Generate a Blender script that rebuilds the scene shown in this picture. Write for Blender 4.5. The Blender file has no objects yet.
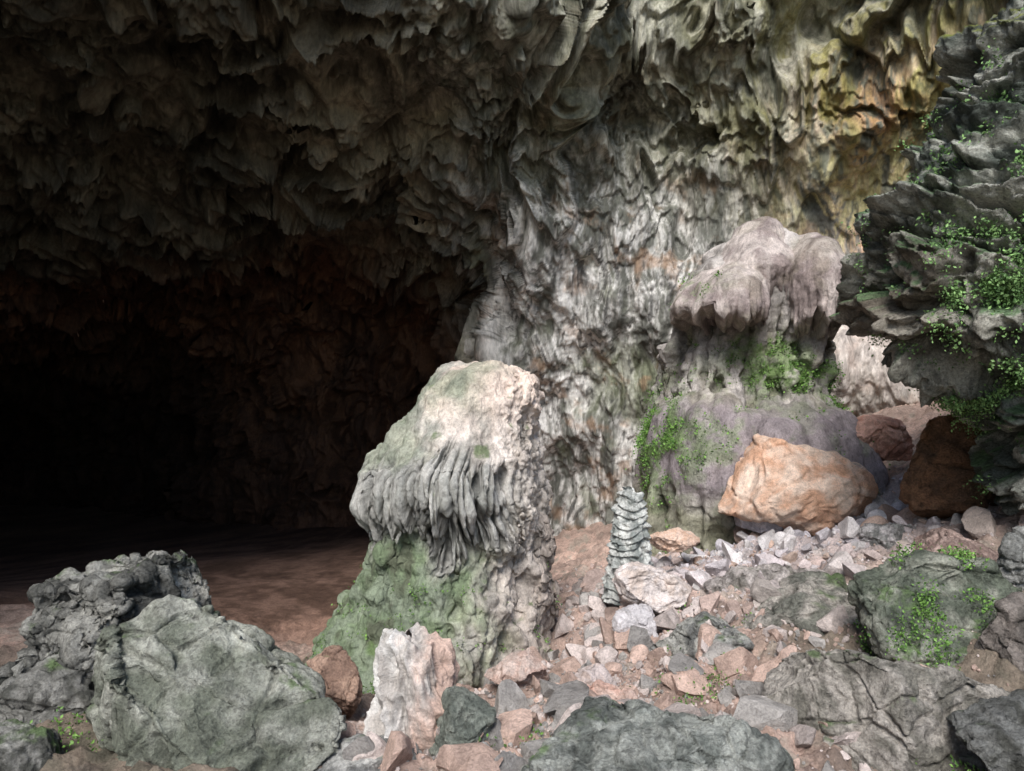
import bpy, bmesh, math, numpy as np
from mathutils import Vector
rng=np.random.default_rng(7)
CAM=np.array([0.,0.,3.]); FX=739.6
def W(px,py,d): return np.array([(px-512)/FX*d, d, 3-(py-385.5)/FX*d])
def lin(r,g,b):
    c=np.array([r,g,b])/255.; return np.where(c<.04045,c/12.92,((c+.055)/1.055)**2.4)
# ---------- noise
G=rng.normal(size=(256,3)); G/=np.linalg.norm(G,axis=1)[:,None]
def _h(x,y,z,s):
    h=(x*374761393+y*668265263+z*1274126177+s*974634777)&0xffffffff
    h=((h^(h>>13))*1103515245)&0xffffffff
    return (h^(h>>16))&0xffffffff
def pn(P,s=0):
    P=np.asarray(P,float); i=np.floor(P).astype(np.int64); f=P-i
    u=f*f*f*(f*(f*6-15)+10); out=np.zeros(len(P))
    for a in (0,1):
        for b in (0,1):
            for c in (0,1):
                g=G[_h(i[:,0]+a,i[:,1]+b,i[:,2]+c,s)&255]
                d=g[:,0]*(f[:,0]-a)+g[:,1]*(f[:,1]-b)+g[:,2]*(f[:,2]-c)
                w=(u[:,0] if a else 1-u[:,0])*(u[:,1] if b else 1-u[:,1])*(u[:,2] if c else 1-u[:,2])
                out+=w*d
    return out*1.6
def fbm(P,o=4,s=0,gain=.5,lac=2.03):
    r=0;a=1;t=0
    for k in range(o):
        r=r+a*pn(P*lac**k+k*17.3,s+k); t+=a; a*=gain
    return r/t
def ridged(P,o=4,s=0,gain=.5,lac=2.07):
    r=0;a=1;t=0
    for k in range(o):
        r=r+a*(1-np.abs(pn(P*lac**k+k*11.1,s+k))*1.6); t+=a; a*=gain
    return r/t
def worley(P,s=0):
    i=np.floor(P).astype(np.int64); F1=np.full(len(P),9.);F2=np.full(len(P),9.);ID=np.zeros(len(P))
    for a in (-1,0,1):
        for b in (-1,0,1):
            for c in (-1,0,1):
                q=i+np.array([a,b,c]); h=_h(q[:,0],q[:,1],q[:,2],s)
                o=np.stack([(h&1023)/1023.,((h>>10)&1023)/1023.,((h>>20)&1023)/1023.],1)
                d=np.linalg.norm(q+o-P,axis=1); n=d<F1
                F2=np.where(n,F1,np.minimum(F2,d)); ID=np.where(n,(h>>5)&255,ID); F1=np.where(n,d,F1)
    return F1,F2,ID/255.
def ss(x,a,b):
    t=np.clip((x-a)/(b-a),0,1); return t*t*(3-2*t)
def mix(a,b,t): t=np.asarray(t)[:,None]; return a*(1-t)+b*t
def blob(P,c,r): return np.exp(-np.sum(((P-c)/r)**2,axis=1))
# ---------- mesh utils
def vnormals(V,F):
    if F.shape[1]==4: n=np.cross(V[F[:,2]]-V[F[:,0]],V[F[:,3]]-V[F[:,1]])
    else: n=np.cross(V[F[:,1]]-V[F[:,0]],V[F[:,2]]-V[F[:,0]])
    N=np.zeros_like(V)
    for k in range(F.shape[1]):
        for j in range(3): N[:,j]+=np.bincount(F[:,k],n[:,j],len(V))
    return N/(np.linalg.norm(N,axis=1)[:,None]+1e-12)
STORE={}
def make(name,V,F,col,mat,smooth=True,parent=None):
    me=bpy.data.meshes.new(name); k=F.shape[1]
    me.vertices.add(len(V)); me.vertices.foreach_set('co',V.astype(np.float32).ravel())
    me.loops.add(F.size); me.loops.foreach_set('vertex_index',F.astype(np.int32).ravel())
    me.polygons.add(len(F)); me.polygons.foreach_set('loop_start',(np.arange(len(F))*k).astype(np.int32))
    me.update(calc_edges=True)
    me.polygons.foreach_set('use_smooth',np.full(len(F),smooth))
    a=me.color_attributes.new('Col','FLOAT_COLOR','POINT')
    c=np.ones((len(V),4),np.float32); c[:,:3]=np.clip(col,0.004,.9); a.data.foreach_set('color',c.ravel())
    me.materials.append(mat); me.update()
    ob=bpy.data.objects.new(name,me); bpy.context.scene.collection.objects.link(ob)
    return ob
def gridF(r,c,wrap=False):
    i=np.arange(r-1)[:,None]; j=np.arange(c if wrap else c-1)[None,:]; j2=(j+1)%c
    return np.stack([i*c+j,i*c+j2,(i+1)*c+j2,(i+1)*c+j],-1).reshape(-1,4)
_ico={}
def ico(n):
    if n not in _ico:
        bm=bmesh.new(); bmesh.ops.create_icosphere(bm,subdivisions=n,radius=1)
        V=np.array([v.co[:] for v in bm.verts]); F=np.array([[v.index for v in f.verts] for f in bm.faces]); bm.free()
        _ico[n]=(V,F)
    return _ico[n][0].copy(),_ico[n][1]
def rbf_fit(X,Y):
    n=len(X); D=np.linalg.norm(X[:,None]-X[None],axis=2); Pm=np.c_[np.ones(n),X]
    k=Pm.shape[1]; A=np.zeros((n+k,n+k)); A[:n,:n]=D; A[:n,n:]=Pm; A[n:,:n]=Pm.T; A[n:,n:]-=1e-9*np.eye(k)
    s=np.linalg.lstsq(A,np.r_[Y,np.zeros(k)],rcond=None)[0]
    def ev(Q):
        out=np.c_[np.ones(len(Q)),Q]@s[n:]
        for i in range(n): out+=s[i]*np.sqrt(((Q-X[i])**2).sum(1)+1e-6)
        return out
    return ev
# ---------- materials
def rockmat(name,b1=.04,s1=5.,b2=.012,s2=30.,var=(.62,1.3),rough=.85,aniso=(1,1,1),mid=(.72,1.25),pit=0.):
    m=bpy.data.materials.new(name); m.use_nodes=True; nt=m.node_tree; L=nt.links; N=nt.nodes
    bs=N['Principled BSDF']; bs.inputs['Roughness'].default_value=rough
    bs.inputs['Specular IOR Level'].default_value=.3
    at=N.new('ShaderNodeAttribute'); at.attribute_name='Col'
    tc=N.new('ShaderNodeTexCoord'); mp=N.new('ShaderNodeMapping'); mp.inputs['Scale'].default_value=aniso
    L.new(tc.outputs['Object'],mp.inputs['Vector'])
    def noise(sc,det=8,ro=.65,dist=0.):
        n=N.new('ShaderNodeTexNoise'); n.inputs['Scale'].default_value=sc; n.inputs['Detail'].default_value=det
        n.inputs['Roughness'].default_value=ro; n.inputs['Distortion'].default_value=dist
        L.new(mp.outputs['Vector'],n.inputs['Vector']); return n
    n1=noise(s1,8,.7,.4); n2=noise(s2,6,.7); n3=noise(s1*.45,6,.6,.8)
    mr=N.new('ShaderNodeMapRange'); mr.inputs['From Min'].default_value=.3; mr.inputs['From Max'].default_value=.7
    mr.inputs['To Min'].default_value=var[0]; mr.inputs['To Max'].default_value=var[1]; L.new(n2.outputs['Fac'],mr.inputs['Value'])
    mr2=N.new('ShaderNodeMapRange'); mr2.inputs['From Min'].default_value=.32; mr2.inputs['From Max'].default_value=.68
    mr2.inputs['To Min'].default_value=mid[0]; mr2.inputs['To Max'].default_value=mid[1]; L.new(n3.outputs['Fac'],mr2.inputs['Value'])
    mu=N.new('ShaderNodeMath'); mu.operation='MULTIPLY'; L.new(mr.outputs[0],mu.inputs[0]); L.new(mr2.outputs[0],mu.inputs[1])
    n4=noise(s1*1.7,7,.6,.3); mr4=N.new('ShaderNodeMapRange'); mr4.inputs['From Min'].default_value=.36; mr4.inputs['From Max'].default_value=.46
    mr4.inputs['To Min'].default_value=1-pit; mr4.inputs['To Max'].default_value=1; L.new(n4.outputs['Fac'],mr4.inputs['Value'])
    mu2=N.new('ShaderNodeMath'); mu2.operation='MULTIPLY'; L.new(mu.outputs[0],mu2.inputs[0]); L.new(mr4.outputs[0],mu2.inputs[1])
    vm=N.new('ShaderNodeVectorMath'); vm.operation='SCALE'; L.new(at.outputs['Color'],vm.inputs[0]); L.new(mu2.outputs[0],vm.inputs['Scale'])
    L.new(vm.outputs[0],bs.inputs['Base Color'])
    bA=N.new('ShaderNodeBump'); bA.inputs['Distance'].default_value=b1*2; bA.inputs['Strength'].default_value=1; L.new(n1.outputs['Fac'],bA.inputs['Height'])
    bB=N.new('ShaderNodeBump'); bB.inputs['Distance'].default_value=b2*2; bB.inputs['Strength'].default_value=1; L.new(n2.outputs['Fac'],bB.inputs['Height'])
    L.new(bA.outputs[0],bB.inputs['Normal'])
    bC=N.new('ShaderNodeBump'); bC.inputs['Distance'].default_value=b1*pit*2; bC.inputs['Strength'].default_value=1; L.new(mr4.outputs[0],bC.inputs['Height'])
    L.new(bB.outputs[0],bC.inputs['Normal']); L.new(bC.outputs[0],bs.inputs['Normal'])
    return m
M_wall=rockmat('cave_wall_rock',.06,1.8,.025,12,(.6,1.32),.8,(1,1,.35),pit=.25)
M_rock=rockmat('limestone',.06,5,.018,30,(.5,1.45),.85,pit=.35)
M_flow=rockmat('flowstone',.035,6,.012,32,(.65,1.28),.75,(1,1,.6),pit=.25)
M_pale=rockmat('broken_limestone',.035,8,.012,45,(.7,1.22),.9,pit=.2)
M_ground=rockmat('cave_soil',.04,7,.015,36,(.65,1.3),pit=.2)
M_leaf=rockmat('fern_leaf',.0,5,.0,20,(.6,1.4),.55)
# ---------- terrain
tp=[(750,540,15),(640,540,16),(560,560,17),(300,600,16),(220,560,20),(330,640,13.5),(300,550,24),(100,540,30),(480,680,9.5),(560,600,12),(620,600,10.5),
(560,700,7.5),(520,771,6),(700,560,12),(700,650,8.5),(800,530,13),(880,490,13.5),(950,530,10.5),(900,620,8.5),(1024,580,8),(1000,800,5.6),(800,800,5.4),(200,700,8),
(0,771,6),(0,700,8.5),(100,640,12),(-200,600,12),(860,415,17)]
T=[W(*t) for t in tp]+[np.array(q,float) for q in [(0,0,1.3),(0,4,.2),(0,-10,1.5),(15,-10,1.5),(-15,-10,1.5),(10,5,1.5),(-10,5,0),(15,15,4),(-20,20,-3),(-15,35,-3.5),(5,30,-2),(0,24,-1.9),(-10,26,-2.6),(60,-60,4),(-60,-60,2),(60,80,2),(-60,80,-4)]]
T=np.array(T); tev=rbf_fit(T[:,:2],T[:,2])
def tz(x,y):
    z=tev(np.c_[x,y]); P=np.c_[x,y,x*0]
    mud=ss(y,13.2,15.5)*ss(-x,-.5,1.5)
    rough=(fbm(P*.55,5,3)*.45+(ridged(P*1.7,4,9)-.6)*.28+fbm(P*6,3,15)*.05)
    return z+rough*(1-mud*.9)-.1*(1-mud)
def warp(n,lo,hi,c0,c1,frac):
    a=int(n*(1-frac)/2); 
    return np.r_[c0-(c0-lo)*np.linspace(1,0,a,endpoint=False)**2.2,np.linspace(c0,c1,n-2*a),c1+(hi-c1)*np.linspace(0,1,a+1)[1:]**2.2]
xs=warp(600,-80,80,-7,9.5,.8); ys=warp(520,-80,100,4.5,18,.8)
X,Y=np.meshgrid(xs,ys); P=np.c_[X.ravel(),Y.ravel(),np.zeros(X.size)]; P[:,2]=tz(P[:,0],P[:,1])
F=gridF(len(ys),len(xs)); N=vnormals(P,F)
def terrain_col(P,N):
    n=fbm(P*.8,4,31); n2=fbm(P*3.,4,37)
    c=mix(lin(168,146,134),lin(216,184,168),ss(n+n2*.4,-.3,.3))
    c=mix(c,lin(146,148,136),ss(n2+n*.5,.1,.35)*.55)
    c=mix(c,lin(215,208,210),np.clip(blob(P,W(800,530,12.8),[3,2.2,2]),0,1)*.7)
    g=ss(P[:,0],2.2,3.6)*ss(-P[:,1],-11,-8)+ss(-P[:,0],.8,2.5)*ss(-P[:,1],-12,-10)
    c=mix(c,mix(lin(84,88,72),lin(134,122,106),ss(n2,-.3,.3)),np.clip(g,0,1)*.8)
    mud=ss(P[:,1],12.6,14.5)*ss(-P[:,0],-.9,.6)
    c=mix(c,mix(lin(168,134,116),lin(116,90,76),ss(n+n2*.4,-.3,.3)),mud)
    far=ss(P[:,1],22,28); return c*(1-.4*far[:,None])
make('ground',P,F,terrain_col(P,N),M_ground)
# ---------- cave shell
C=np.array([0.,1.5,3.])
cp=[(0,0,13),(250,0,14),(500,0,16),(750,0,17),(950,0,16),(0,130,17),(150,130,18),(300,110,18.5),(450,120,18.5),(100,230,23),(0,300,26),(60,330,30),(220,210,21.5),(330,170,20.5),(420,220,21),(478,240,20.5),(455,300,27),(470,400,28),
(300,290,30),(300,350,31),(300,450,32),(300,540,32),(200,300,30),(130,320,32),(30,420,44),(60,540,40),(-100,400,40),(-100,200,22),(440,540,28),
(505,250,20),(505,350,21),(505,450,22),(515,540,22.5),(600,100,18.5),(600,300,20),(600,450,20.7),(600,540,21),(700,100,17.8),(700,300,18.8),(700,500,19),(800,150,17.4),(850,250,18),(900,300,17.8),(950,100,16),(950,400,17.5),(860,400,18.5),(1024,200,16),(1024,500,16),(850,550,19)]
wp=[W(*c) for c in cp]
for az,el,r in [(-60,0,28),(-60,30,17),(-100,0,16),(-100,40,14),(0,60,16),(-60,60,13),(10,40,22),(-30,45,14.5),(40,45,22),(50,10,17),(50,-20,17),(62,30,17),(62,0,16),(0,85,12),(-60,-25,20),(-100,-25,16),(0,-30,20)]:
    a=math.radians(az);e=math.radians(el); wp.append(C+r*np.array([math.sin(a)*math.cos(e),math.cos(a)*math.cos(e),math.sin(e)]))
wp=np.array(wp)-C; R=np.linalg.norm(wp,axis=1); rev=rbf_fit(wp/R[:,None],np.log(R))
az=np.radians(np.r_[np.linspace(-110,-42,60,endpoint=False),np.linspace(-42,42,900,endpoint=False),np.linspace(42,66,30)])
el=np.radians(np.r_[np.linspace(-32,-14,14,endpoint=False),np.linspace(-14,34,660,endpoint=False),np.linspace(34,84,80)])
A,E=np.meshgrid(az,el); A=A.ravel();E=E.ravel()
D=np.c_[np.sin(A)*np.cos(E),np.cos(A)*np.cos(E),np.sin(E)]
P=C+D*np.exp(rev(D))[:,None]
F=gridF(len(el),len(az))
def nin(P,F):
    N=vnormals(P,F); s=np.sign(((C-P)*N).sum(1)); return N*s[:,None]
N=nin(P,F)
P=P+N*(fbm(P*.15,3,50)*2.0)[:,None]
N=nin(P,F)
N=N*.6-D*.6; N/=np.linalg.norm(N,axis=1)[:,None]
lit=ss(P[:,0]-.12*(P[:,1]-18),-1.2,1.)
lowr=lit*(1-ss(P[:,2]-.25*P[:,0],5.,9.))
Q=P+np.c_[pn(P*.5,91),pn(P*.5,92),pn(P*.5,93)]*(.5*(1-.7*lowr))[:,None]
def drape(Q,wl,hf,ph_amp,s,soft=.12):
    """shingled hanging draperies: each lip juts out at its lower, scalloped edge"""
    ph=Q[:,2]/wl+fbm(Q*[hf,hf,.12*hf],3,s,.55)*ph_amp+pn(Q*.22,s+5)*2
    fr=ph-np.floor(ph); return ss(fr,0,soft)*(1-fr)**1.3
k=1-.9*lowr
d=-(ridged(Q*[.25,.25,.14],2,55,.4)-.6)*1.2*(1-.5*lowr)
d+=drape(Q,3.2,.7,1.5,200)*1.15*k*ss(fbm(P*.25,2,88),-.3,.1)
d+=drape(Q,1.5,1.5,1.4,210)*.55*(1-.85*lowr)*ss(fbm(P*.35,2,98),-.25,.15)
d+=drape(Q,.7,3.2,1.2,220,.18)*.2*(1-.75*lowr)*ss(fbm(P*.5,2,99),-.25,.15)
d+=fbm(Q*[.8,.8,.4],5,66,.58)*(.55-.3*lowr)
d+=-(ridged(Q*[1.3,1.3,.1],2,60,.5)-.6)*(.2+.04*lowr)
d-=ss(fbm(Q*[.6,.6,.3],3,90,.5),.2,.38)*.8*(1-.6*lowr)
d+=-(ridged(Q*[3,3,.22],2,79)-.6)*(.07+.04*lowr)+fbm(Q*[3,3,1.2],4,82,.62)*.11
P=P+N*d[:,None]
lip=np.interp(P[:,0],[-14,-8,-3,1,30],[-6,2,8,15.,15.])+fbm(P*.3,3,80)*1.
bad=(P[:,1]<lip)&(P[:,2]>5.5)&(E>math.radians(28.5))|(P[:,1]<lip-1.5)&(P[:,2]>5.5)|((E.reshape(-1)>math.radians(34))&(P[:,0]>0))
F=F[~bad[F].any(1)]; N=nin(P,F)
def wall_col(P,N):
    w=.4*np.c_[pn(P*.8,141),pn(P*.8,142),0*P[:,0]]; Q=P+w
    s=fbm(Q*[1.5,1.5,.1],5,101,.65); s2=fbm(P*.5,4,108); s3=fbm(Q*[6,6,.4],4,111)
    c=mix(lin(112,112,104),lin(232,228,222),ss(s+s3*.6,-.25,.25))
    c=mix(c,lin(116,122,92),ss(s2,.0,.35)*.6)
    c=mix(c,lin(168,130,100),ss(fbm(P*.9,5,117,.6),.1,.35)*.5)
    c=mix(c,lin(58,58,54),ss(s3+.5*fbm(Q*[2,2,.2],3,119),.15,.38)*.8)
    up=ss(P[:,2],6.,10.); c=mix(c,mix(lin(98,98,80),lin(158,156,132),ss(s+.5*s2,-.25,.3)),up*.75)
    b=blob(P,W(900,180,17),[1.9,6,2.4]); o=mix(lin(204,154,106),lin(214,202,146),ss(s2+s3*.5,-.3,.3)); c=mix(c,o,np.clip(b*1.5,0,1)*ss(s+s3,-.3,.1)*.85)
    b=blob(P,W(850,50,16.5),[2.6,6,2.9]); c=mix(c,lin(132,126,62),np.clip(b*1.2,0,1)*ss(fbm(Q*[1,1,.4],4,125)+s3*.4,-.2,.25)*.7)
    b=blob(P,W(890,350,17.6),[2.2,4,2.]); c=mix(c,lin(226,212,204),np.clip(b*1.2,0,1)*.6)
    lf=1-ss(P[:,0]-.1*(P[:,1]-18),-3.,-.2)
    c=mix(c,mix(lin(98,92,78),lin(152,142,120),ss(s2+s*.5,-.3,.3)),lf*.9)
    c*=(1-.5*ss(-P[:,0],1,9))[:,None]  # dimness of the left ceiling painted in: albedo drops leftward
    ch=ss(P[:,1],22.5,26)*(1-ss(P[:,0],-.9,.1)); c=mix(c,mix(lin(84,62,50),lin(114,82,62),ss(s,-.2,.2)),ch)
    c*=(1-.75*ss(P[:,1],31,38)*(1-ss(P[:,0],-5,-1)))[:,None]  # darkness of the deep chamber painted into the wall colour
    return c
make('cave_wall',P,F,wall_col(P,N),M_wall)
# ---------- loft formations
def loft(rows,nz,ns,sup=2.3,lean=0):
    rows=np.array(rows,float); t=np.r_[0,np.cumsum(np.abs(np.diff(rows[:,0]))+4)]; t/=t[-1]; t2=np.linspace(0,1,nz)
    R=np.stack([np.interp(t2,t,rows[:,k]) for k in range(5)],1)
    k=max(3,nz//len(rows)//2*2+1); ker=np.hanning(k+2)[1:-1]; ker/=ker.sum()
    Rp=np.pad(R,((k//2,k//2),(0,0)),'edge'); R=np.stack([np.convolve(Rp[:,j],ker,'valid') for j in range(5)],1)
    th=np.linspace(0,2*np.pi,ns,endpoint=False); c,s=np.cos(th),np.sin(th)
    ex=2/sup; cx=np.sign(c)*np.abs(c)**ex; sy=np.sign(s)*np.abs(s)**ex
    L=np.stack([ (R[:,1]-512)/FX*R[:,3],(R[:,2]-512)/FX*R[:,3] ],1); cxx=L.mean(1); rx=(L[:,1]-L[:,0])/2
    z=3-(R[:,0]-385.5)/FX*R[:,3]
    V=np.stack([cxx[:,None]+rx[:,None]*cx, R[:,3][:,None]+R[:,4][:,None]*sy, z[:,None]+0*cx],-1).reshape(-1,3)
    F=gridF(nz,ns,True)[:,::-1]
    TH=np.tile(th,nz); PY=np.repeat(R[:,0],ns)
    return V,F,TH,PY
def outn(V,F):
    N=vnormals(V,F); c=V.mean(0)
    if ((V-c)*N).sum()<0: N=-N
    return N
def push(V,F,d): return V+outn(V,F)*d[:,None]
def moss(c,P,N,amt,seed=5,col=lin(88,112,66),sc=1.6,up=.3):
    n=fbm(P*sc,4,seed,.6)+N[:,2]*up
    return mix(c,col,ss(n,.38-amt,.62-amt)*.85)
def groove(TH,f,s,PY=None,k=0.):
    n=pn(np.c_[np.cos(TH)*f,np.sin(TH)*f,(0*TH if PY is None else PY*k)],s)
    return ss(1-np.abs(n)*2.2,.35,1.)
# centre stalagmite
rows=[(361,486,498,11,.1),(364,474,510,11,.5),(370,450,520,11,.8),(381,436,531,11,1.),(395,426,537,11,1.15),(420,406,539,10.95,1.35),(442,388,540,10.9,1.5),(456,372,541,10.8,1.6),(468,363,542,10.8,1.66),
(486,364,543,10.8,1.68),(502,373,543,10.85,1.62),(516,382,543,10.9,1.54),(534,383,543,10.95,1.5),(560,370,544,10.95,1.54),(600,344,545,10.85,1.68),(640,320,545,10.8,1.95),(690,304,550,10.8,2.2),(740,290,554,10.8,2.4)]
V,F,TH,PY=loft(rows,400,600,2.2)
V=push(V,F,fbm(V*.8,3,201)*.26-(ridged(V*1.1,3,205)-.62)*.16)
lo_=pn(np.c_[np.cos(TH)*1.5,np.sin(TH)*1.5,TH*0],208); hi_=pn(np.c_[np.cos(TH)*2.5,np.sin(TH)*2.5,TH*0],209)
PYo=PY+22*lo_+12*pn(np.c_[np.cos(TH)*6,np.sin(TH)*6,TH*0],207); PYe=PY+34*hi_
rf=1-.85*ss(V[:,0],-.25,.25)
band=ss(PYo,444,466)*(1-ss(PYe,516,540))*rf
g=np.maximum(groove(TH,9,210,PY,.008),groove(TH,17,211,PY,.01)*.7)
V=push(V,F,band*(.05-g*.19))
V[:,2]-=ss(PY,465,500)*(1-ss(PYe,514,528))*(1-g)*.24*(.4+np.maximum(0,pn(np.c_[np.cos(TH)*5,np.sin(TH)*5,PY*0],212)+.3))*rf
V=push(V,F,fbm(V*[3,3,1.5],4,213,.6)*.09*ss(PY,430,460))
low=ss(PYe,514,545)
V=push(V,F,low*(-(ridged(V*[1.4,1.4,.5],3,214)-.6)*.4+(ridged(V*[2.2,2.2,1.6],3,216)-.6)*.2)*(.55+.6*ss(V[:,0],-1.2,.2))+fbm(V*4,4,215,.6)*.08*(1-.7*band))
right=ss(V[:,0],-.3,.3)*(1-low)*(1-.7*band)
V=push(V,F,right*(ridged(V*[2.5,2.5,2],4,219,.6)-.62)*.26)
N=outn(V,F)
n=fbm(V*2,4,220); s=fbm(V*[4,4,.8],4,222)
c=mix(lin(162,160,152),lin(222,216,208),ss(n+s*.5,-.3,.3))
c=mix(c,lin(244,222,206),(1-ss(PY,374,440)*.6)*ss(n+.5*V[:,0]+.35,-.5,.3)*(1-band))
c=mix(c,lin(136,146,122),ss(fbm(V*1.1,4,223)-.6*V[:,0]-.5,-.3,.3)*.7*(1-band))
c=mix(c,lin(156,156,150),band*.6); c=mix(c,lin(60,62,60),band*ss(g,.3,.85)*.65)
c=mix(c,mix(lin(136,148,124),lin(108,130,90),ss(n+s*.5,-.2,.2)),low*ss(-V[:,0]+n*1.5,-.2,1.)*.75)
c=mix(c,lin(134,118,108),low*ss(V[:,0]+n,-.2,.6)*.6)
c=mix(c,lin(84,78,70),low*ss(s+n*.4,.1,.4)*.6)
c=moss(c,V,N,.03,225,lin(98,118,72),2.6,.15)
make('giant_stalagmite',V,F,c,M_flow); STORE['stal']=(V,N,PY)
# mushroom flowstone formation at right
parts=[]
def addpart(rows,nz,ns,fn,sup=2.2):
    V,F,TH,PY=loft(rows,nz,ns,sup); V=fn(V,F,TH,PY); parts.append((V,F,TH,PY))
def f_body(V,F,TH,PY):
    V=push(V,F,fbm(V*.5,4,301)*.35-(ridged(V*[.7,.7,.2],2,305)-.6)*.4)
    g=groove(TH,5,306,PY,.003)
    V=push(V,F,-g*.4*ss(PY,470,500)); 
    V=push(V,F,-groove(TH,5,308,PY,.01)*.25*ss(PY,300,345)*(1-ss(PY,385,402)))
    V=push(V,F,(ridged(V*[1.2,1.2,.8],4,309)-.6)*.45*ss(PY,330,345)*(1-ss(PY,392,405)))
    return push(V,F,fbm(V*2.6,4,307,.6)*(.05+.06*(1-ss(PY,400,412)*(1-ss(PY,460,490)))))
addpart([(240,738,780,16.3,.3),(256,712,815,16.3,1.3),(280,690,826,16.2,1.7),(330,680,826,16.2,1.7),(345,676,824,16.2,1.6),(362,670,820,16.2,1.65),(384,667,818,16.15,1.75),(396,666,820,16.1,1.8),(402,662,828,15.9,2.),(410,656,838,15.8,2.3),(435,648,850,15.7,2.5),(480,640,862,15.7,2.6),(530,636,872,15.6,2.7),(580,630,880,15.6,2.8)],340,420,f_body)
def f_cap(seed,fr=4.,dz=.8):
    def f(V,F,TH,PY):
        t=(PY-PY.min())/(PY.max()-PY.min())
        V=push(V,F,fbm(V*.8,3,seed)*.18)
        g=groove(TH,fr,seed+4)*.7+groove(TH,fr*2.3,seed+5)*.3
        V=push(V,F,-g*.2*ss(t,.4,.85))
        V[:,2]-=ss(t,.45,.85)*dz*((1-g)*.6+.4)*(.1+np.maximum(0,.25+pn(np.c_[np.cos(TH)*2.2,np.sin(TH)*2.2,TH*0],seed+6)))
        return push(V,F,fbm(V*3.,4,seed+7)*.07)
    return f
addpart([(219,752,764,15.8,.25),(221,744,773,15.8,.5),(227,738,779,15.7,.65),(238,733,784,15.6,.75),(252,727,788,15.5,.9),(262,720,794,15.4,1.05),(272,716,796,15.3,1.1),(296,720,794,15.4,1.),(318,728,788,15.5,.7),(330,745,770,15.7,.2)],140,280,f_cap(320,5,1.2))
addpart([(256,726,738,15.9,.2),(263,712,752,15.7,.7),(275,696,758,15.5,1.1),(291,682,760,15.2,1.4),(305,673,762,15.05,1.6),(313,673,760,15.1,1.6),(320,684,755,15.4,1.2),(326,705,745,15.8,.5)],120,280,f_cap(340,2.5,.6))
addpart([(236,790,805,15.9,.2),(241,780,816,15.7,.7),(252,774,827,15.5,1.1),(270,770,834,15.3,1.35),(296,770,837,15.2,1.5),(312,770,835,15.25,1.5),(324,780,828,15.5,1.1),(332,788,815,15.8,.5)],120,280,f_cap(360,2.5,.7))
Vs=[];Fs=[];PYs=[];o=0
for V,F,TH,PY in parts: Vs.append(V);Fs.append(F+o);PYs.append(PY);o+=len(V)
V=np.concatenate(Vs);F=np.concatenate(Fs);PY=np.concatenate(PYs); 
N=np.concatenate([outn(a,b) for a,b,_,_ in parts])
cap=np.concatenate([np.full(len(p[0]),0. if i==0 else 1.) for i,p in enumerate(parts)])
n=fbm(V*.9,4,380); s=fbm(V*[2.4,2.4,.5],4,382)
c=mix(lin(144,138,132),lin(202,194,188),ss(n+s*.6,-.3,.3))
c=mix(c,mix(lin(148,132,128),lin(208,194,186),ss(s+n,-.35,.3)),cap*.8)
c=mix(c,lin(92,84,78),ss(s,.05,.35)*.55*(1-cap*.4))
c=mix(c,lin(126,120,92),ss(fbm(V*1.3,4,384),.05,.3)*.4*(1-cap*.3))
c=mix(c,lin(150,138,142),ss(PY,400,412)*(1-ss(PY,470,500))*.8)
c=mix(c,lin(142,142,116),ss(PY,470,510)*.6)
gm=blob(V,W(790,375,15),[1.6,3,.35])+blob(V,W(700,440,14.5),[1.3,3,.6])*.4+blob(V,W(650,420,15.5),[.4,3,1.4])*.8+blob(V,W(850,410,15.5),[.8,3,.8])+blob(V,W(760,345,15),[1.2,3,.3])*.8+blob(V,W(690,290,15),[.5,2,.4])*.5+.15*ss(PY,360,400)
gw=gm*ss(fbm(V*1.6,5,388,.65)+gm*.15,-.02,.25)
c=mix(c,lin(110,140,72),np.clip(gw,0,1)*.85)
make('flowstone_formation',V,F,c,M_flow); STORE['flow']=(V,N,PY,gw)
# right overhanging crag
rows=[(-8,1050,1090,9.8,.3),(2,1022,1200,9.8,1.2),(14,1006,1300,9.7,1.5),(40,988,1400,9.6,1.6),(75,978,1400,9.6,1.7),(110,966,1400,9.6,1.7),(150,942,1400,9.6,1.7),(180,918,1400,9.6,1.8),(215,905,1400,9.6,1.9),(250,888,1400,9.6,1.9),(290,876,1400,9.6,1.9),
(325,884,1400,9.6,1.8),(346,896,1400,9.6,1.7),(358,912,1400,9.6,1.6),(368,958,1400,9.6,1.5),(380,986,1400,9.6,1.3),(430,996,1400,9.6,1.2),(470,1014,1400,9.6,1.2),(500,1030,1400,9.6,1.3),(560,1058,1400,9.6,1.5),(620,1068,1400,9.6,1.6)]
V,F,TH,PY=loft(rows,520,680,2.6)
V0=V.copy(); N0=outn(V,F)
q=V0+.35*np.c_[pn(V0*.9,431),pn(V0*.9,432),pn(V0*.9,433)]; q[:,2]+=q[:,0]*.25
q=q+.06*np.c_[fbm(V0*4,3,441),fbm(V0*4,3,442),fbm(V0*4,3,443)]*2
d=fbm(q*.7,3,401)*.35+(ridged(q*[.7,.7,.9],3,403)-.6)*.35
F1,F2,ID=worley(q*[.7,.7,1.5],434); d+=(ID-.5)*.36*ss(F2-F1,0,.14)-.12*(1-ss(F2-F1,0,.1))
ph=q[:,2]*1.3+fbm(q*[.5,.5,.5],3,410,.5)*1.3; fr=ph-np.floor(ph)
d+=(ss(fr,0,.9)*(1-ss(fr,.93,1))-.5)*.36
ph=q[:,2]*3.7+fbm(q*[.8,.8,.8],3,412,.5)*1.8; fr=ph-np.floor(ph)
d+=(ss(fr,0,.85)*(1-ss(fr,.9,1))-.5)*.14*ss(fbm(q*.8,2,413),-.3,.1)
F1,F2,ID=worley(q*[1.8,1.8,3.2],435); d+=(ID-.5)*.18*ss(F2-F1,0,.15)
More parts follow.
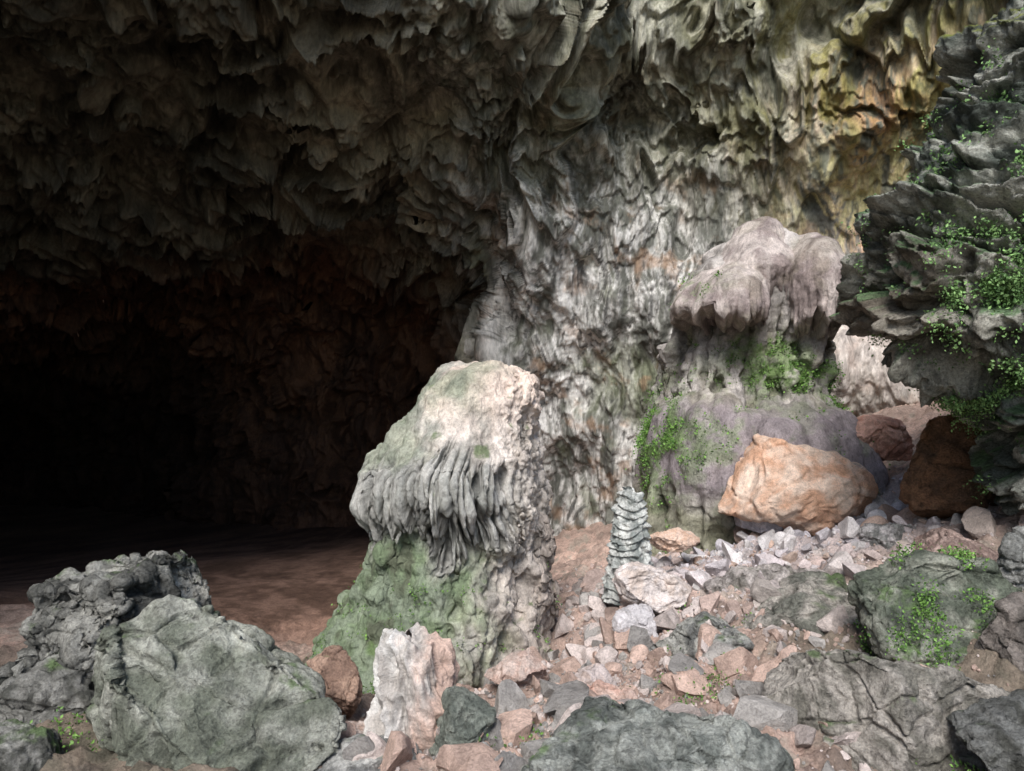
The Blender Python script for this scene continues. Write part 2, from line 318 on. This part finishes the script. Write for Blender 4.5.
F1,F2,ID=worley(q*[4.5,4.5,8],436); d+=(ID-.5)*.06*ss(F2-F1,0,.2)
d+=(ridged(q*[2.4,2.4,3.4],4,416,.65)-.6)*.09+fbm(q*5,4,414,.7)*.09
V=V0+N0*d[:,None]
N=outn(V,F); n=fbm(V*1.3,4,420); s=fbm(V*[1,1,4],4,421)
c=mix(lin(90,96,88),lin(192,192,180),ss(n+s,-.3,.35))
c=mix(c,lin(152,132,114),blob(V,W(920,300,8),[.9,3,1.])*.6)
c=moss(c,V,N,.08,425,lin(96,130,84),1.5,.45)
c=mix(c,lin(128,134,66),ss(N[:,2],.3,.7)*ss(V[:,2],6.8,7.6))
make('overhanging_crag',V,F,c,M_rock); STORE['crag']=(V,N,PY)
# small layered stalagmite
rows=[(489,625,633,10.6,.05),(494,619,640,10.6,.13),(505,616,644,10.6,.18),(520,614,646,10.6,.23),(540,611,648,10.6,.26),(560,608,650,10.6,.3),(578,605,652,10.6,.33),(600,602,656,10.6,.35)]
V,F,TH,PY=loft(rows,260,200,2.)
ph=V[:,2]*8+pn(V*2.5,430)*1.4; fr=ph-np.floor(ph); V=push(V,F,(1-fr)*ss(fr,0,.15)*.05*(1+pn(V*7,431))+fbm(V*5,4,432,.6)*.1-.03+np.maximum(0,pn(V*[13,13,10],433))*.06)
N=outn(V,F); n=fbm(V*6,3,434); make('small_stalagmite',V,F,mix(lin(136,140,136),lin(208,208,202),ss(n,-.3,.3)),M_flow)
# white fluted flowstone rock
rows=[(636,398,408,6.9,.05),(641,388,430,6.9,.2),(653,382,450,6.9,.3),(675,384,452,6.9,.36),(700,378,446,6.9,.4),(725,372,440,6.9,.42),(750,376,430,6.9,.4),(790,384,420,6.9,.35)]
V,F,TH,PY=loft(rows,220,300,2.2)
qq=np.c_[V[:,0]*3+V[:,2]*.9,V[:,1]*3,V[:,2]*.4]
V=push(V,F,fbm(V*2.4,3,440)*.14+(ridged(qq,3,441,.55)-.68)*.3+(ridged(V*3,3,444)-.6)*.06+fbm(V*7,3,442)*.02)
N=outn(V,F); n=fbm(V*[5,5,1.5],3,444); c=mix(lin(208,200,192),lin(242,238,232),ss(n,-.3,.2)); c=mix(c,lin(222,180,158),ss(V[:,0]+n*.5,-1.05,-.65)*.75)
make('white_flowstone_rock',V,F,c,M_pale)
# ---------- boulders
def boulder(name,cx,cy,w,h,d,cA,cB,seed,sub=6,depth=1.,cuts=14,mossamt=-.3,rough=1.,strata=0,tilt=None,mat=None,up=.3,hmin=.5):
    r=np.random.default_rng(seed); V,F=ico(sub)
    for k in range(cuts):
        n=r.normal(size=3); n/=np.linalg.norm(n); hgt=r.uniform(hmin,.82)
        V=V-n*np.maximum(0,V@n-hgt)[:,None]*.98
    V/=np.abs(V).max(0)
    a=w/FX*d/2; b=h/FX*d/2; S=np.array([a,a*depth,b]); V=V*S
    if tilt: 
        t=math.radians(tilt); V=np.c_[V[:,0]*math.cos(t)-V[:,2]*math.sin(t),V[:,1],V[:,0]*math.sin(t)+V[:,2]*math.cos(t)]
    m=min(a,b); V=V+W(cx,cy,d)
    q=V/m; q=q+.25*np.c_[pn(q,seed+31),pn(q,seed+32),pn(q,seed+33)]
    V=push(V,F,m*rough*(fbm(q*.9,3,seed)*.14+(ridged(q*1.1,3,seed+3,.5)-.62)*.15))
    if rough>.65:
        F1,F2,ID=worley(q*[1.5,1.5,2.],seed+6)
        V=push(V,F,m*rough*((ID-.5)*.15*ss(F2-F1,0,.16)-.06*(1-ss(F2-F1,0,.07))))
    V=push(V,F,m*rough*(fbm(q*4,4,seed+5,.62)*.055+(ridged(q*3.3,3,seed+7,.6)-.6)*.04))
    if strata:
        ph=(V[:,2]+V[:,0]*.25)*strata+fbm(V*1.2,3,seed+8)*1.3; fr=ph-np.floor(ph)
        V=push(V,F,(ss(fr,0,.7)*(1-ss(fr,.8,1))-.5)*.13*m)
    N=outn(V,F); n=fbm(q*1.1,4,seed+9); s=fbm(q*3.5,4,seed+10)
    c=mix(cA,cB,ss(n+s*.8,-.3,.3)); c=moss(c,V,N,mossamt,seed+11,lin(98,120,74),1.8,up)
    make(name,V,F,c,mat or M_rock); STORE[name+str(seed)]=(V,N)
g1,g2=lin(134,134,130),lin(196,194,188); d1,d2=lin(88,88,82),lin(156,154,148)
B=boulder; MP=M_pale
B('layered_boulder',108,632,206,170,8.6,lin(84,84,80),lin(176,174,166),1001,7,.8,12,-.08,1.2,2.2)
B('layered_boulder',60,712,200,120,8.,d1,d2,1002,6,.8,12,.05,1.2,2.5)
B('limestone_boulder',206,712,300,228,6.9,lin(124,128,114),lin(190,190,178),1003,7,.8,13,-.06,.95,0,6)
B('mossy_boulder',20,765,130,80,6.3,d1,d2,1004,6,.8,12,.12)
B('limestone_boulder',458,735,74,90,6.6,lin(124,130,120),lin(166,170,158),1005,6,.8,9,-.1,.7)
B('limestone_boulder',360,775,130,60,6.3,g1,g2,1006,6,1.,10,-.1)
B('pink_limestone_rock',345,748,80,36,6.8,lin(206,176,160),lin(232,214,204),1007,6,1.,10,mat=MP)
B('pink_limestone_rock',330,690,60,80,7.6,lin(150,122,106),lin(190,158,138),1008,6,1.,10,mat=MP)
B('limestone_boulder',655,768,270,125,6.1,lin(116,120,114),lin(176,178,170),1009,7,.8,12,-.12,.95)
B('limestone_boulder',892,722,240,150,6.7,lin(130,126,116),lin(188,180,170),1010,7,.8,11,.0,.95,0,-4)
B('mossy_boulder',935,632,180,150,8.1,lin(104,110,96),lin(166,166,152),1011,7,.8,12,.08,1.)
B('limestone_boulder',1030,755,150,110,5.9,d1,g1,1012,6,.8,10,.05)
B('limestone_boulder',1040,655,110,110,7.2,lin(100,94,88),lin(150,140,132),1033,6,.9,12,-.1,1.1)
B('limestone_boulder',1045,560,80,90,8.,g1,g2,1013,6,.8,10,-.1)
B('limestone_boulder',815,622,190,90,9.2,lin(120,120,110),lin(190,182,172),1014,6,.8,12,-.0,1.1)
B('limestone_boulder',710,650,130,84,8.8,g1,lin(186,184,176),1015,6,.8,12,-.05,1.1)
B('limestone_boulder',770,590,130,70,10.5,lin(140,134,126),lin(200,190,184),1016,6,.8,12,-.05,1.1)
B('limestone_boulder',960,560,110,60,9.6,lin(140,118,110),lin(190,166,156),1030,6,.8,12,-.05,1.)
B('ochre_boulder',790,486,150,100,13.2,lin(222,176,146),lin(240,214,194),1035,6,.8,18,-.6,.75,mat=MP,hmin=.58)
B('ochre_boulder',878,445,66,60,14.,lin(196,144,126),lin(226,182,164),1018,6,.8,10,-.6,.9,mat=MP)
B('brown_boulder',945,475,105,120,11.6,lin(136,104,80),lin(166,122,90),1019,6,.8,9,-.4,.7)
B('ochre_boulder',672,540,56,24,12.6,lin(220,184,160),lin(236,208,190),1020,6,.8,12,-.6,mat=MP)
B('pink_limestone_rock',650,588,84,50,10.,lin(228,210,198),lin(242,230,224),1021,6,.8,12,-.6,.9,mat=MP)
B('limestone_rock',640,626,58,40,9.5,lin(210,204,204),lin(228,222,222),1022,6,.8,12,-.6,1.,mat=MP)
B('ochre_rock',515,672,64,44,8.4,lin(212,182,168),lin(228,206,194),1023,6,.8,12,-.6,1.1,mat=MP)
B('ochre_rock',612,715,96,62,7.3,lin(210,172,156),lin(226,198,184),1024,6,.8,12,-.6,1.1,mat=MP)
B('pink_limestone_rock',590,690,66,46,7.8,lin(206,184,172),lin(226,210,204),1025,6,.8,12,-.6,mat=MP)
B('limestone_rock',890,540,60,36,11.2,g1,lin(196,190,188),1027,6,.8,12)
B('limestone_rock',760,520,50,26,13.,lin(190,184,190),lin(218,212,216),1028,5,.8,12,mat=MP)
B('limestone_rock',840,515,54,28,13.,lin(190,184,190),lin(218,212,216),1029,5,.8,12,mat=MP)
# ---------- rubble
bases=[]
for k in range(18):
    r=np.random.default_rng(500+k); V,F=ico(3)
    for j in range(11):
        n=r.normal(size=3); n/=np.linalg.norm(n); V=V-n*np.maximum(0,V@n-r.uniform(.32,.66))[:,None]
    V=V/np.abs(V).max()*(1+.05*pn(V*2.5,k)[:,None])*np.array([1,r.uniform(.6,1.1),r.uniform(.5,.9)]); bases.append(V)
F2=ico(3)[1]
bases2=[]
for k in range(18):
    r=np.random.default_rng(700+k); V,F=ico(1)
    V=V*r.uniform(.6,1.15,size=(len(V),1))*np.array([1,r.uniform(.6,.95),r.uniform(.45,.75)]); bases2.append(V)
F1s=ico(1)[1]
src=[(560,680,8,1.1,1300),(600,630,9.5,1.2,1400),(690,560,12,1.3,1200),(780,535,12.6,1.3,1500),(860,505,13,1.2,1200),(640,720,7,1.1,800),(640,545,13,1.,350),(540,740,6.6,.7,700),(880,560,10,1.3,900),(400,745,7,.7,250),(740,620,9,1.3,1100),(560,590,11.5,.7,350),(800,700,7,1.2,500),(950,600,8.5,1.,400)]
Vs=[];Cs=[];Fs=[];o=0;Vb=[];Cb=[];Fb=[];ob=0
for (a,b,dd,rad,cnt) in src:
    c0=W(a,b,dd); x=c0[0]+rng.normal(size=cnt)*rad*.75; y=c0[1]+rng.normal(size=cnt)*rad*.9; z=tz(x,y)
    for i in range(cnt):
        s=min(.3,.014*(rng.random()**-.68))
        q=rng.normal(size=(3,3)); Q,_=np.linalg.qr(q)
        t=np.clip((y[i]-9)/3.,0,1)*np.clip((x[i]-1)/2,0,1); u=rng.random()
        pk=lin(218,188,172) if u<.35 else (lin(228,212,204) if u<.72 else lin(182,176,170)); gy=lin(216,210,214) if u<.6 else (lin(234,228,226) if u<.85 else lin(220,190,172))
        cc=(pk*(1-t)+gy*t)*rng.uniform(.7,1.08)
        if s>.045:
            V=bases[rng.integers(18)]*s@Q.T+[x[i],y[i],z[i]+s*.15]
            Vb.append(V);Cb.append(np.tile(cc,(len(V),1)));Fb.append(F2+ob);ob+=len(V)
        else:
            V=bases2[rng.integers(18)]*s@Q.T+[x[i],y[i],z[i]+s*.3]
            Vs.append(V);Cs.append(np.tile(cc,(len(V),1)));Fs.append(F1s+o);o+=len(V)
nb=sum(len(v) for v in Vb)
make('rubble',np.concatenate(Vb+Vs),np.concatenate(Fb+[f+nb for f in Fs]),np.concatenate(Cb+Cs),M_pale,False)
# ---------- foliage
def foliage(name,pts,nrm,n_leaf,size,spread,cA,cB):
    m=len(pts); P=np.repeat(pts,n_leaf,0)+rng.normal(size=(m*n_leaf,3))*spread; Nn=np.repeat(nrm,n_leaf,0)
    P+=Nn*spread*.8
    a=rng.normal(size=P.shape)+Nn*.7; a/=np.linalg.norm(a,axis=1)[:,None]
    b=np.cross(a,rng.normal(size=P.shape)); b/=np.linalg.norm(b,axis=1)[:,None]
    s=(size*rng.uniform(.5,1.4,len(P)))[:,None]
    k=np.cross(a,b)
    V=np.stack([P,P+a*s*.5+b*s*.3+k*s*.08,P+a*s,P+a*s*.5-b*s*.3+k*s*.08],1).reshape(-1,3)
    F=np.arange(len(V)).reshape(-1,4); t=np.repeat(rng.random(len(P)),4)
    make(name,V,F,mix(cA,cB,t),M_leaf,False)
def pick(V,N,w,n):
    w=np.clip(w,0,None); i=rng.choice(len(V),n,p=w/w.sum()); return V[i],N[i]
lA,lB=lin(64,96,44),lin(120,158,76)
V,N,PY=STORE['crag']
w=(ss(fbm(V*1.6,3,601),-.2,.15)*blob(V,W(1040,330,8),[.6,3,2.])+.6*blob(V,W(1010,470,8.5),[.4,3,.5]))*(N[:,1]<.2)
p,n=pick(V,N,w*ss(fbm(V*3,3,602),-.1,.2),950); foliage('crag_ferns',p,n,20,.042,.06,lin(68,100,54),lin(140,176,108))
V,N,PY,gm=STORE['flow']; w=gm*gm*(N[:,1]<.3)
p,n=pick(V,N,w,1100); foliage('formation_ferns',p,n,8,.05,.05,lA,lB)
V,N=STORE['mossy_boulder1011']; w=ss(fbm(V*1.8,3,605),-.1,.3)*(N[:,2]>.1)*(N[:,1]<.5)
p,n=pick(V,N,w,480); foliage('boulder_ferns',p,n,12,.035,.04,lA,lB)
V,N,PY=STORE['stal']; w=ss(fbm(V*2,3,607),.0,.35)*ss(PY,545,570)*(N[:,1]<0)
p,n=pick(V,N,w,260); foliage('stalagmite_herbs',p,n,7,.03,.03,lA,lB)
pp=[];
for a,b,dd,r_ in [(515,740,6.6,.25),(690,690,7.6,.3),(380,640,8.9,.3),(75,720,7,.4),(960,740,6,.3),(700,620,9,.3)]:
    c0=W(a,b,dd); x=c0[0]+rng.normal(size=40)*r_; y=c0[1]+rng.normal(size=40)*r_; pp.append(np.c_[x,y,tz(x,y)+.03])
pp=np.concatenate(pp); foliage('ground_herbs',pp,np.tile([0,0,1.],(len(pp),1)),9,.035,.035,lA,lB)
# ---------- light
sd=Vector((-.14,-.69,.73)).normalized()
w=bpy.data.worlds.new("World"); bpy.context.scene.world=w; w.use_nodes=True; nt=w.node_tree
sk=nt.nodes.new('ShaderNodeTexSky'); sk.sky_type='NISHITA'; sk.sun_disc=False
sk.sun_elevation=math.asin(sd.z); sk.sun_rotation=math.atan2(sd.x,sd.y)
nt.links.new(sk.outputs[0],nt.nodes['Background'].inputs[0]); nt.nodes['Background'].inputs[1].default_value=.15
l=bpy.data.lights.new('sun','SUN'); l.energy=5.; l.angle=math.radians(26); l.color=(1,.98,.96)
lo=bpy.data.objects.new('sun',l); bpy.context.scene.collection.objects.link(lo); lo.rotation_euler=sd.to_track_quat('Z','Y').to_euler()
cam=bpy.data.cameras.new('camera'); cam.lens=26; cam.sensor_width=36; cam.clip_end=500
co=bpy.data.objects.new('camera',cam); co.location=CAM; co.rotation_euler=(math.radians(90),0,0); bpy.context.scene.collection.objects.link(co)
sc=bpy.context.scene; sc.camera=co; sc.view_settings.view_transform='Standard'; sc.view_settings.look='None'; sc.view_settings.exposure=0
